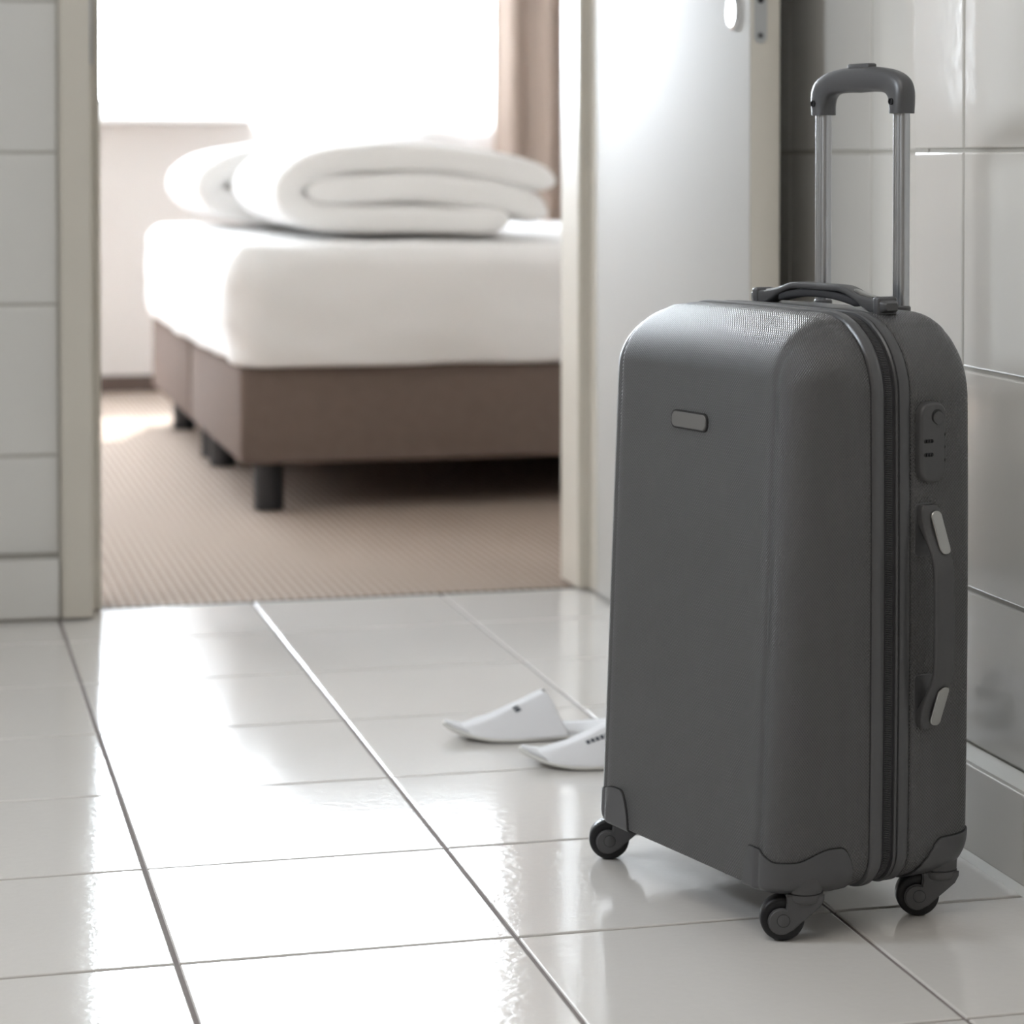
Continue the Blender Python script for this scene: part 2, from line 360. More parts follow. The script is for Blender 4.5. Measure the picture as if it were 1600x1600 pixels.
# leaf
LH, LW = 2.005, .852
lf = struct(empty('door_leaf', (1.176, 4.272, 0), 0)); lf.rotation_euler = (0, 0, math.radians(-.55))
struct(lf); lf.name = 'door_2'
def pin(o, par): o.parent = par; return o
leaf = box('leaf_panel', (0, -LW, .007), (.046, 0, LH), M['leaf'], lf, bevel=.0022)
LM = M['frame']
ed = box('leaf_edge', (.0018, -LW - .0006, .009), (.0442, -LW + .002, LH - .002), LM, lf, bevel=.0004)
# lock forend plate with round ends, latch slot and screw
def stadium(c, hw, z0, z1, n=14):
    pts = []
    for i in range(n + 1):
        a = PI + PI * i / n; pts.append((c + hw * math.cos(a), z0 + hw + hw * math.sin(a)))
    for i in range(n + 1):
        a = PI * i / n; pts.append((c + hw * math.cos(a), z1 - hw + hw * math.sin(a)))
    return pts
def prism_y(pts, y0, y1):
    n = len(pts); v = [(x, y0, z) for x, z in pts] + [(x, y1, z) for x, z in pts]
    return v, [tuple(range(n)), tuple(range(n, 2 * n))] + [(i, (i + 1) % n, n + (i + 1) % n, n + i) for i in range(n)]
v, f = prism_y(stadium(.0155, .0098, .933, 1.168), -LW - .0016, -LW); pl = mk('lock_plate', v, f, M['steel'], lf)
v, f = prism_y(stadium(.0155, .0045, .990, 1.012), -LW - .0030, -LW - .001); mk('latch_hole', v, f, M['dark'], pl)  # black piece stands in for the dark inside of the latch hole
v, f = lathe([(.0001, -.0008), (.0042, -.0008), (.0046, 0)], 16, 'Y', (.0155, -LW - .0014, .9445)); mk('screw', v, f, M['handle'], pl)
# rosettes and levers, both faces
for sgn, x in ((-1, 0), (1, .046)):
    for zc, nm in ((.980, 'key_rosette'), (1.052, 'handle_rosette')):
        pr = [(.0262, 0), (.0262, .005), (.0255, .0075), (.0235, .0088), (.0195, .0092), (.019, .0084), (.0001, .0084)]
        v, f = lathe([(r, h * sgn) for r, h in pr], 40, 'X', (x, -LW + .062, zc)); ro = mk(nm, v, f, M['chrome'], lf, auto=35)
        if nm[0] == 'k':
            b_ = bmesh.new(); add_box(b_, (x + sgn * .0075, -LW + .0596, zc - .015), (x + sgn * .0096, -LW + .0644, zc + .010))
            me_ = bpy.data.meshes.new('keyhole'); vv, ff = lathe([(.0046, sgn * .0075), (.0046, sgn * .0096)], 16, 'X', (x, -LW + .062, zc + .010))
            me_.from_pydata(vv, [], ff); b_.from_mesh(me_); bm_obj('keyhole', b_, M['dark'], ro)
        else:
            v, f = lathe([(.0095, 0), (.0095, sgn * .045)], 20, 'X', (x, -LW + .062, zc)); b_ = bmesh.new()
            me_ = bpy.data.meshes.new('n'); me_.from_pydata(v, [], f); b_.from_mesh(me_)
            add_box(b_, (min(x + sgn * .036, x + sgn * .052), -LW + .054, zc - .009), (max(x + sgn * .036, x + sgn * .052), -LW + .185, zc + .009), .006, 3)
            bm_obj('lever', b_, M['chrome'], ro, auto=35)
for zc in (.25, 1.75):
    v, f = lathe([(.007, -.045), (.007, .045)], 16, 'Z', (.046, .004, zc)); mk('hinge', v, f, M['steel'], lf, auto=35)

# ------------------------------------------------------------------ bedroom shell
BX0, BX1, YW = -3.2, 3.3, 8.42
carp_v, carp_f = [], []
P_ = .0166; nx = int((BX1 - BX0) / P_)
kx = 0; hs = [(0, -.0022), (.22, -.0004), (.5, .0), (.78, -.0004)]
xs_ = []
for i in range(nx):
    for q_, h_ in hs: xs_.append((BX0 + (i + q_ - .5) * P_ + .0083, h_))
for x, h in xs_: carp_v += [(x, YT + .003, h + .001), (x, YW, h + .001)]
carp_f = [(2 * i, 2 * i + 2, 2 * i + 3, 2 * i + 1) for i in range(len(xs_) - 1)]
carp = mk('floor_carpet', carp_v, carp_f, M['carpet'], smooth=True); struct(carp); carp.name = 'floor.001'
struct(box('floor_slab', (BX0, YT + .003, -.12), (BX1, YW, -.004), M['carpet']))
struct(box('wall_bedroom_left', (BX0 - .1, 4.46, 0), (BX0, YW + .2, HC), M['sidewall']))
struct(box('wall_bedroom_right', (BX1, 4.46, 0), (BX1 + .1, YW + .2, HC), M['sidewall']))
struct(box('wall_bedroom_door', (BX0, 4.40, 0), (CX0 + .014, 4.462, HC), M['sidewall']))
struct(box('wall_bedroom_door_right', (XF1 - .002, 4.40, 0), (BX1, 4.462, HC), M['sidewall']))
struct(box('wall_bedroom_head', (CX0, 4.44, 2.07), (XF1, 4.4625, HC), M['sidewall']))
struct(box('ceiling_bedroom', (BX0 - .1, 4.46, HC), (BX1 + .1, YW + .3, HC + .1), M['ceil']))
WX0, WX1, WZ0, WZ1 = -1.15, 2.30, .905, 2.38
VX0, VX1 = -2.95, -1.40
struct(box('wall_window', (BX0, YW, 0), (BX1, YW + .28, WZ0 - .02), M['plaster']))
struct(box('wall_window_left', (BX0, YW, WZ0 - .02), (VX0, YW + .28, HC), M['plaster']))
struct(box('wall_window_pier', (VX1, YW, WZ0 - .02), (WX0, YW + .28, HC), M['plaster']))
struct(box('wall_window_head_left', (VX0, YW, WZ1), (VX1, YW + .28, HC), M['plaster']))
struct(box('trim_2', (VX0 - .02, YW - .07, WZ0 - .018), (VX1 + .02, YW + .2, WZ0), M['window'], bevel=.004))
struct(box('wall_window_right', (WX1, YW, WZ0 - .02), (BX1, YW + .28, HC), M['plaster']))
struct(box('wall_window_head', (WX0, YW, WZ1), (WX1, YW + .28, HC), M['plaster']))
struct(box('baseboard_window', (BX0, YW - .014, 0), (BX1, YW, .056), M['brown_base'], bevel=.003))
struct(box('trim_1', (WX0 - .02, YW - .07, WZ0 - .018), (WX1 + .02, YW + .2, WZ0), M['window'], bevel=.004))
# window: fixed frame, mullions, sashes and panes
YG = YW + .14
def make_window(name, x0, x1, mull):
    win = struct(empty(name, ((x0 + x1) / 2, YG, WZ0)))
    def wbox(nm, a, b, m=M['window'], bev=.004):
        o = box(nm, a, b, m, None, bevel=bev); o.parent = win; o.matrix_parent_inverse = Matrix.Translation(win.location).inverted(); return o
    wbox('window_frame', (x0, YG - .035, WZ0), (x1, YG + .035, WZ0 + .03)); wbox('window_frame', (x0, YG - .035, WZ1 - .04), (x1, YG + .035, WZ1))
    for x in mull: wbox('mullion', (x - .026, YG - .03, WZ0 + .03), (x + .026, YG + .03, WZ1 - .04))
    for a, b in zip(mull[:-1], mull[1:]):
        a += .026; b -= .026
        for q in (((a, WZ0 + .03), (b, WZ0 + .068)), ((a, WZ1 - .082), (b, WZ1 - .04)), ((a, WZ0 + .068), (a + .014, WZ1 - .082)), ((b - .014, WZ0 + .068), (b, WZ1 - .082))):
            wbox('sash', (q[0][0], YG - .028, q[0][1]), (q[1][0], YG + .02, q[1][1]))
        wbox('window_pane', (a, YG - .002, WZ0 + .066), (b, YG + .002, WZ1 - .08), M['glass'], bev=0)
make_window('window_1', WX0, WX1, [WX0, -.12, 1.098, WX1])
make_window('window_2', VX0, VX1, [VX0, (VX0 + VX1) / 2, VX1])
struct(box('sun_blocker_slab', (-4.2, YW + .28, 2.62), (4.4, YW + .72, 2.80), M['plaster']))  # unseen slab, added to cut the sun down to a short carpet patch

# ------------------------------------------------------------------ curtains
def wavy(name, x0, x1, y, z0, z1, amp, per, m, thick=.0018, seed=0, flat=None, nxx=None):
    n = nxx or int((x1 - x0) / per * 14); nz = 10; v, f = [], []
    for side in (0, 1):
        for k in range(nz + 1):
            z = z0 + (z1 - z0) * k / nz
            for i in range(n + 1):
                x = x0 + (x1 - x0) * i / n
                ph = 2 * PI * (x / per) + 1.3 * noise.noise(Vector((x * 2.3, seed, 0)))
                a = amp * (.7 + .5 * noise.noise(Vector((x * 3.1, seed + 5, z * .4))))
                yy = y + a * math.sin(ph) + .3 * a * math.sin(2 * ph + 1) + .010 * noise.noise(Vector((x * 6, z * 1.2, seed)))
                xx = x + .35 * a * math.cos(ph)
                v.append((xx, yy + side * thick, z))
    q = (n + 1)
    off = q * (nz + 1)
    for k in range(nz):
        for i in range(n):
            a_ = k * q + i; f.append((a_, a_ + 1, a_ + q + 1, a_ + q)); f.append((off + a_, off + a_ + q, off + a_ + q + 1, off + a_ + 1))
    for i in range(n):
        f.append((i, off + i, off + i + 1, i + 1)); t = nz * q + i; f.append((t, t + 1, off + t + 1, off + t))
    for k in range(nz):
        a_ = k * q; f.append((a_, a_ + q, off + a_ + q, off + a_)); a_ = k * q + n; f.append((a_, off + a_, off + a_ + q, a_ + q))
    return mk(name, v, f, m, smooth=True)
def single_wavy(name, x0, x1, y, z0, z1, amp, per, m, seed=0):
    n = int((x1 - x0) / per * 14); nz = 8; v, f = [], []
    for k in range(nz + 1):
        z = z0 + (z1 - z0) * k / nz
        for i in range(n + 1):
            x = x0 + (x1 - x0) * i / n
            ph = 2 * PI * (x / per) + 1.6 * noise.noise(Vector((x * 2.3, seed, 0)))
            v.append((x, y + amp * math.sin(ph) + .006 * noise.noise(Vector((x * 5, z, seed))), z))
    q = n + 1
    for k in range(nz):
        for i in range(n): a_ = k * q + i; f.append((a_, a_ + 1, a_ + q + 1, a_ + q))
    return mk(name, v, f, m, smooth=True)
cu = wavy('curtain', 1.925, 2.95, YW - .16, .02, 2.44, .042, .125, M['curtain'], seed=4)
tag(cu, 'beige opaque curtain hanging in folds at the right end of the window', 'curtain')
cu2 = wavy('curtain', -1.37, -.74, YW - .16, .02, 2.44, .035, .12, M['curtain'], seed=8)
tag(cu2, 'beige curtain gathered on the wall between the two bedroom windows', 'curtain')
sh = single_wavy('sheer_curtain', 1.115, 2.03, YW - .10, .02, 2.44, .006, .21, M['sheer'], seed=1)
tag(sh, 'white sheer curtain hanging over the right half of the bright window', 'curtain')
rail = box('curtain_rail', (-3.1, YW - .19, 2.455), (3.1, YW - .06, 2.495), M['window'], bevel=.004)
tag(rail, 'white curtain rail under the bedroom ceiling', 'curtain rail')

# ------------------------------------------------------------------ bed
bed = empty('bed', (1.72, 6.42, 0)); tag(bed, 'box spring bed with brown fabric base, black legs and white sheet', 'bed')
def bpart(o): o.parent = bed; o.matrix_parent_inverse = Matrix.Translation(bed.location).inverted(); return o
for ya, yb in ((5.43, 6.405), (6.437, 7.41)):
    b = bpart(box('box_spring', (.701, ya, .108), (2.72, yb, .322), M['boxfab'], bevel=.012, seg=3))
    for x in (.772, 2.65):
        for y in (ya + .075, yb - .085 if ya < 6 else yb - .2):
            v, f = lathe([(.031, .002), (.033, .003), (.033, .108)], 20, 'Z', (x, y, 0)); bpart(mk('leg', v, f, M['black_plastic'], auto=35))
# mattress with fitted sheet: rounded box, soft crown, sagging lower hem
def superbox(x0, x1, y0, y1, z0, z1, rc, re, nx_, ny_, dispf):
    """rings over height; plan = rounded rectangle radius rc; edges rounded by re"""
    rings = []
    def plan(ins, N=40, ne=50):
        pts = []; r = max(rc - ins, .01); xa, xb, yc, yd = x0 + ins, x1 - ins, y0 + ins, y1 - ins
        for (cx_, cy_, a0) in ((xb - r, yd - r, 0), (xa + r, yd - r, PI / 2), (xa + r, yc + r, PI), (xb - r, yc + r, 3 * PI / 2)):
            for i in range(10): a = a0 + PI / 2 * i / 9; pts.append((cx_ + r * math.cos(a), cy_ + r * math.sin(a)))
        out = []
        for i in range(len(pts)):
            a = pts[i]; b = pts[(i + 1) % len(pts)]; d = math.dist(a, b); k = max(1, int(d / .05)) if d > .06 else 1
            if (i % 10) == 9: k = 40
            for j in range(k): out.append((a[0] + (b[0] - a[0]) * j / k, a[1] + (b[1] - a[1]) * j / k))
        return out
    prof = [(.012, z0)]
    for i in range(1, 5): a = PI / 2 * i / 4; prof.append((.012 * (1 - math.sin(a)), z0 + .012 * (1 - math.cos(a))))
    for i in range(1, 12): prof.append((0, z0 + .012 + (z1 - re - z0 - .012) * i / 12))
    for i in range(0, 9): a = PI / 2 * i / 8; prof.append((re * (1 - math.cos(a)), z1 - re + re * math.sin(a)))
    for s in (.10, .2, .35, .5, .7, .9): prof.append((re + s * .9, z1))
    for ins, z in prof:
        rings.append([Vector((x, y, z)) for x, y in plan(ins)])
    return rings
def sheet_disp(p):
    n1 = noise.noise(Vector((p.x * 3.2, p.y * 3.2, p.z * 5)))
    n2 = noise.noise(Vector((p.x * 9 + p.z * 6, p.y * 9, p.z * 14)))
    bulge = .010 * math.sin(PI * min(1, max(0, (p.z - .3) / .28)))
    k = .010 * n1 + .008 * n2
    d = Vector((0, 0, 0))
    if p.y < 5.5: d.y -= bulge + k
    if p.x < .78: d.x -= bulge + k
    if p.z > .54: d.z += k * .7
    if p.z < .36: d.z += .012 * noise.noise(Vector((p.x * 3.5, p.y * 3.5, 0))) + .006
    return p + d
rings = superbox(.685, 2.76, 5.405, 7.43, 315e-3, .582, .085, .05, 0, 0, None)
rings = [[sheet_disp(p) for p in r] for r in rings]
v, f = loft(rings)
bpart(mk('mattress', v, f, M['sheet'], smooth=True))

def duvet(name, paths, ya, yb, seed, lab):
    """paths: list of (points in xz, thickness); soft folded layers, all one quilt"""
    bm = bmesh.new()
    for pts, th in paths:
        # resample
        P = [Vector((a, b)) for a, b in pts]
        # Catmull-Rom
        out = []
        for i in range(len(P) - 1):
            p0 = P[max(i - 1, 0)]; p1 = P[i]; p2 = P[i + 1]; p3 = P[min(i + 2, len(P) - 1)]
            for k in range(6):
                t = k / 6
                out.append(.5 * ((2 * p1) + (p2 - p0) * t + (2 * p0 - 5 * p1 + 4 * p2 - p3) * t * t + (3 * p1 - p0 - 3 * p2 + p3) * t ** 3))
        out.append(P[-1])
        n = len(out); slices = []
        qs = [0, .004, .012, .025, .045] + [.045 + .91 * k / 16 for k in range(1, 17)]; qs += [.975, .988, .996, 1]
        for q in qs:
            y = ya + (yb - ya) * q; qe = min(q, 1 - q) / .045
            e = math.sqrt(max(0, 1 - (1 - min(qe, 1)) ** 2)) * 2 - 1.0
            ring = []
            def nrm(i):
                t = out[min(i + 1, n - 1)] - out[max(i - 1, 0)]; t.normalize(); return Vector((-t.y, t.x)), t
            top, bot = [], []
            for i in range(n):
                nn, tt_ = nrm(i); x, z = out[i]
                wob = 1 + .09 * noise.noise(Vector((x * 7, y * 5, z * 9 + seed)))
                h = th / 2 * wob * (.74 + .26 * e)
                endr = min(i, n - 1 - i)
                h *= min(1, (.84 + .16 * endr / 2.0))
                d = Vector((0, .010 * noise.noise(Vector((x * 4, y * 3 + seed, 2)))))
                yoff = .014 * noise.noise(Vector((x * 5, z * 8, seed + 9)))
                top.append((x + nn.x * h, y + yoff, z + nn.y * h + d.y)); bot.append((x - nn.x * h, y + yoff, z - nn.y * h + d.y))
            t0 = nrm(0)[1]; t1 = nrm(n - 1)[1]; r_ = th * .42
            capA = (out[0].x - t0.x * r_, y, out[0].y - t0.y * r_); capB = (out[-1].x + t1.x * r_, y, out[-1].y + t1.y * r_)
            ring = top + [capB] + bot[::-1] + [capA]
            slices.append(ring)
        v, f = loft(slices, closed_ends=False); m_ = len(slices[0]); last_ = (len(slices) - 1) * m_
        for off in (0, last_):
            # ring = top (n), capB, bottom reversed (n), capA: close the ends with a strip of quads
            for i in range(n - 1): f.append((off + i, off + i + 1, off + 2 * n - i - 1, off + 2 * n - i))
            f.append((off + n - 1, off + n, off + n + 1)); f.append((off, off + 2 * n, off + 2 * n + 1))
        me = bpy.data.meshes.new('d'); me.from_pydata([tuple(p) for p in v], [], f); bm.from_mesh(me); bpy.data.meshes.remove(me)
    o = bm_obj(name, bm, M['duvet'], smooth=True)
    md = o.modifiers.new('s', 'SUBSURF'); md.levels = 1; md.render_levels = 1
    o.location.z = .007; tag(o, lab, 'duvet', 'folded duvets on the bed'); return o
outer = [(1.445, .712), (1.30, .748), (1.12, .763), (.98, .760), (.885, .738), (.844, .692), (.868, .648), (.95, .628), (1.15, .622), (1.335, .622)]
inner = [(1.425, .640), (1.33, .676), (1.15, .694), (.98, .692), (.902, .690)]
duvet('duvet', [(outer, .069), (inner, .073)], 5.66, 6.42, 1, 'white folded duvet at the front of the bed, its layered edge facing the door')
sh_ = lambda pts, dx, dz=0: [(a + dx, b + dz) for a, b in pts]
outer2 = [(1.40, .710), (1.25, .758), (1.05, .772), (.90, .760), (.80, .732), (.762, .690), (.80, .650), (.90, .630), (1.1, .622), (1.3, .622)]
duvet('duvet', [(sh_(outer2, -.0), .072), (sh_(inner, -.07), .066)], 6.50, 7.28, 5, 'white folded duvet lying behind the front one, nearer the window')

# ------------------------------------------------------------------ slippers
def slipper(loc, rz, label, printed):
    e = empty('slipper', loc, rz); tag(e, label, 'slipper', 'pair of white hotel slippers')
    L, Wd = .275, .052
    def half(s):  # half-width along the length, toe at s=0
        return Wd * (math.sin(min(1, s / .30) * PI / 2) ** .55) * (1 - .16 * math.exp(-((s - .62) / .16) ** 2)) * (1 - .0 * s) * (1 if s < .86 else math.sqrt(max(0, 1 - ((s - .86) / .14) ** 2)) ** .8 if s < 1 else .02)
    def lift(s): return .016 * max(0, 1 - s / .30) ** 2
    S = [0.004, .015, .035, .06, .10, .15, .2, .27, .35, .45, .55, .65, .75, .83, .88, .92, .95, .975, .992, .999]
    th = .0075; rings = []
    for s in S:
        h = half(s); x = s * L; z = lift(s); r = .003
        rings.append([(x, -h, z + .003), (x, -h * .9, z), (x, 0, z), (x, h * .9, z), (x, h, z + .003), (x, h, z + th - .002), (x, h * .93, z + th), (x, 0, z + th - .0012), (x, -h * .93, z + th), (x, -h, z + th - .002)])
    v, f = loft(rings); sole = mk('sole', v, f, M['slipper_sole'], e, smooth=True)
    md = sole.modifiers.new('s', 'SUBSURF'); md.levels = 1; md.render_levels = 2
    # insole cloth
    rings = []
    for s in S:
        h = half(s) * .95; x = .004 + s * (L - .008); z = lift(s) + th
        rings.append([(x, -h, z - .001), (x, -h * .5, z + .0014), (x, h * .5, z + .0014), (x, h, z - .001), (x, 0, z - .002)])
    v, f = loft(rings); mk('insole', v, f, M['slipper'], e, smooth=True)
    # vamp: arch from toe to instep, hem at the mouth
    NS, NA = 16, 22; grid = []
    for i in range(NS + 1):
        t = i / NS; s = .115 + t * .375
        row = []
        for k in range(NA + 1):
            a = -1 + 2 * k / NA; ab = abs(a)
            H = .004 + .050 * t ** 1.05
            hw = half(s) * (1.0 - .02 * t)
            flat = .30
            prof = 1 if ab < flat else 1 - ((ab - flat) / (1 - flat)) ** 1.35
            prof -= .05 * math.exp(-(ab / .2) ** 2)
            yy = a * hw * (1 - .12 * smooth01(t) * (1 - ab ** 4))
            xx = s * L + .030 * t * (ab ** 1.5) - .012 * (1 - t) * (1 - ab)
            zz = lift(s) + th - .001 + H * max(prof, 0) + .001 * noise.noise(Vector((xx * 50, yy * 50, loc[0] * 9)))
            row.append((xx, yy, zz))
        grid.append(row)
    v = [p for r in grid for p in r]; q = NA + 1
    f = [(i * q + k, i * q + k + 1, (i + 1) * q + k + 1, (i + 1) * q + k) for i in range(NS) for k in range(NA)]
    vamp = mk('vamp', v, f, M['slipper'], e, smooth=True)
    md = vamp.modifiers.new('so', 'SOLIDIFY'); md.thickness = .0030; md.offset = -1
    md = vamp.modifiers.new('s', 'SUBSURF'); md.levels = 1; md.render_levels = 1
    # printed mark, following the cloth
    def surf(t, a): 
        i = min(NS - 1, int(t * NS)); fk = (a + 1) / 2 * NA; k = min(NA - 1, int(fk)); u_ = t * NS - i; w_ = fk - k
        A, B, C, D = (Vector(grid[i][k]), Vector(grid[i][k + 1]), Vector(grid[i + 1][k]), Vector(grid[i + 1][k + 1]))
        p = A.lerp(B, w_).lerp(C.lerp(D, w_), u_); n_ = (B - A).cross(C - A).normalized()
        if n_.z < 0: n_ = -n_
        return p + n_ * .0012
    for (t0, t1, a0, a1) in printed:
        pts = [surf(t0, a0), surf(t1, a0), surf(t1, a1), surf(t0, a1)]
        n_ = (pts[1] - pts[0]).cross(pts[3] - pts[0]).normalized()
        mk('printed_mark', pts + [p - n_ * .0006 for p in pts], [(0, 1, 2, 3), (4, 5, 6, 7), (0, 1, 5, 4), (1, 2, 6, 5), (2, 3, 7, 6), (3, 0, 4, 7)], M['ink'], e)
    return e
slipper((.688, 3.270, 0), math.radians(-4), 'white cloth slipper lying farther from the camera, a small dark mark on its vamp',
        [(.60, .66, -.46, -.38), (.60, .66, -.35, -.28)])
slipper((.752, 3.105, 0), math.radians(-8), 'white cloth slipper nearer the camera, half hidden behind the grey suitcase',
        [(.50 + .05 * i, .535 + .05 * i, -.52, -.44) for i in range(6)])

# ------------------------------------------------------------------ suitcase
SO = Vector((.834, 2.339, 0)); SA = math.radians(15)
TC, WC = .103, .152
def s2w(t, w): return SO + Vector((math.cos(SA), math.sin(SA), 0)) * t + Vector((-math.sin(SA), math.cos(SA), 0)) * w
case = empty('suitcase', s2w(TC, WC), SA)
tag(case, 'grey hard-shell wheeled suitcase with extended pull handle standing on the white tiled floor', 'suitcase')
def L3(t, w, z): return Vector((t - TC, w - WC, z))
HW = .189; ZT = .612; ZB = .043
def outline(hw, zt, zb, rt, rb, n_c=34, n_top=90, n_side=64, bar=.003):
    """closed outline in (w,z) rel. to WC; starts on the near side going up"""
    pts = []
    def seg(a, b, n):
        for i in range(n): pts.append((a[0] + (b[0] - a[0]) * i / n, a[1] + (b[1] - a[1]) * i / n))
    def arc(c, r, a0, a1, n):
        for i in range(n): a = a0 + (a1 - a0) * i / n; pts.append((c[0] + r * math.cos(a), c[1] + r * math.sin(a)))
    seg((-hw, zb + rb), (-hw, zt - rt), n_side)
    arc((-hw + rt, zt - rt), rt, PI, PI / 2, n_c)
    seg((-hw + rt, zt), (hw - rt, zt), n_top)
    arc((hw - rt, zt - rt), rt, PI / 2, 0, n_c)
    seg((hw, zt - rt), (hw, zb + rb), n_side)
    arc((hw - rb, zb + rb), rb, 0, -PI / 2, n_c)
    seg((hw - rb, zb), (-hw + rb, zb), n_top)
    arc((-hw + rb, zb + rb), rb, -PI / 2, -PI, n_c)
    out = []
    zm = (zt + zb) / 2; hh = (zt - zb) / 2
    for y, z in pts:
        k = bar * (1 - ((z - zm) / hh) ** 2) * (y / hw)
        kt = .0025 * (1 - (y / hw) ** 2) * (1 if z > zt - .01 else 0)
        out.append((y + k, z + kt))
    return out
RT, RB = .078, .038
TF = .078
YC0 = .1475
def crease(y):
    g = math.exp(-((abs(y) - YC0) / .0030) ** 2)
    return .0015 * g - .0014 * smooth01((YC0 - .001 - abs(y)) / .005)
def front_rings(off=0.0, nth=26):
    R_ = []
    for i in range(nth + 1):
        th = PI / 2 * i / nth
        a1 = math.radians(66) * i / nth
        ins_s = .0405 * (1 - math.cos(a1)) / (1 - math.cos(math.radians(66)))
        ins_s -= .0011 * math.exp(-((i - 5) / .9) ** 2)
        ins_t = .062 * (1 - math.cos(th)) - .0009 * math.exp(-((i - 5) / .9) ** 2); ins_b = .011 * (1 - math.cos(th))
        d = math.sin(th)
        k = i / nth
        o = outline(HW - .001 - ins_s, ZT - .001 - ins_t, ZB + .001 + ins_b, RT * (1 - k) + .010 * k, RB * (1 - k) + .008 * k, bar=.003 * (1 - k))
        ring = []
        for y, z in o:
            t_front = -.0125 + .042 * (z - .36)
            t = TF - (TF - t_front) * d
            c_ = crease(y)
            if z > .36: ring.append(L3(t + c_ * d, WC + y, z - c_ * (1 - d) * (1 if i > 0 else 0)))
            else: ring.append(L3(t + c_ * d, WC + y, z))
        R_.append(ring)
    last = R_[-1]; cz = .335
    for s in (.992, .984, .974, .96, .9, .8, .65, .5, .35, .2, .08):
        out = []
        for p in last:
            y = p.y * s; z = cz + (p.z - cz) * s
            out.append(Vector((-.0125 + .042 * (z - .36) + crease(y) - .0026 * (1 - s * s) - TC, y, z)))
        R_.append(out)
    return R_
v, f = loft(front_rings()); front = mk('front_shell', v, f, M['shell'], case, auto=50)
def band(name, stations, m, auto=40):
    rings = []
    for t, ins in stations:
        o = outline(HW - ins, ZT - ins, ZB + ins, RT - ins * .5, RB - ins * .5)
        rings.append([L3(t, WC + y, z) for y, z in o])
    v_, f_ = loft(rings, closed_ends=False)
    return mk(name, v_, f_, m, case, auto=auto)
band('front_rim', [(TF - .0005, .006), (TF + .0008, .006), (TF + .0012, .0006), (TF + .003, -.0014), (TF + .007, -.0020), (TF + .0125, -.0016), (TF + .0155, 0), (TF + .0160, .004)], M['shell_rim'])
band('zipper_tape', [(TF + .0155, .0038), (TF + .0165, .0026), (TF + .0300, .0026), (TF + .0310, .0038)], M['tape'])
band('rear_rim', [(TF + .0300, .005), (TF + .0304, .0005), (TF + .0320, -.0008), (TF + .0335, .0004), (TF + .0345, .0022), (TF + .0355, .0004), (TF + .0385, -.0006), (TF + .0455, -.0006), (TF + .0480, .0008), (TF + .0492, .003)], M['shell_smooth'])
TB0, TB1, RBK = TF + .0488, .218, .036
def rear_rings():
    st = [(TB0, .010), (TB0 + .0006, .0030), (TB0 + .003, .0012)]
    for k in range(1, 7): st.append((TB0 + .003 + (TB1 - RBK - TB0 - .003) * k / 6, .0012))
    for i in range(1, 13): a = PI / 2 * i / 12; st.append((TB1 - RBK + RBK * math.sin(a), .0012 + RBK * (1 - math.cos(a))))
    R_ = []
    for t, ins in st:
        o = outline(HW - ins, ZT - ins, ZB + ins, max(RT - ins * .6, .02), max(RB - ins * .6, .02))
        R_.append([L3(t, WC + y, z) for y, z in o])
    last = R_[-1]
    for s in (.9, .7, .45, .2, .05): R_.append([Vector((p.x, p.y * s, .335 + (p.z - .335) * s)) for p in last])
    return R_
v, f = loft(rear_rings()); rear = mk('rear_shell', v, f, M['shell'], case, auto=50)
# zip coil: fine teeth around the whole case
o_ = outline(HW - .0026, ZT - .0026, ZB + .0026, RT, RB, n_c=20, n_top=60, n_side=90)
per = [0]
for i in range(len(o_)): per.append(per[-1] + math.dist(o_[i], o_[(i + 1) % len(o_)]))
def on_out(s):
    s %= per[-1]
    import bisect
    i = min(len(o_) - 1, bisect.bisect_right(per, s) - 1); a = o_[i]; b = o_[(i + 1) % len(o_)]; q = (s - per[i]) / max(1e-9, per[i + 1] - per[i])
    d = Vector((b[0] - a[0], b[1] - a[1])).normalized()
    return Vector((a[0] + (b[0] - a[0]) * q, a[1] + (b[1] - a[1]) * q)), d
pitch = .0018; v, f = [], []
for k in range(int(per[-1] / pitch)):
    p, d = on_out(k * pitch); nrm_ = Vector((-d.y, d.x))
    tm = TF + .0233; hw_, hl, hh = .0042, .00054, .0016
    b0 = len(v)
    for (a, c, e_) in ((-1, -1, 0), (1, -1, 0), (1, 1, 0), (-1, 1, 0), (-.75, -.6, 1), (.75, -.6, 1), (.75, .6, 1), (-.75, .6, 1)):
        q = p + d * hl * c + nrm_ * hh * e_
        v.append(L3(tm + hw_ * a, WC + q.x, q.y))
    f += [tuple(b0 + i for i in t) for t in ((4, 5, 6, 7), (0, 1, 5, 4), (1, 2, 6, 5), (2, 3, 7, 6), (3, 0, 4, 7))]
zt_ = mk('zipper_teeth', v, f, M['teeth'], case); zt_['kind'] = 'stuff'

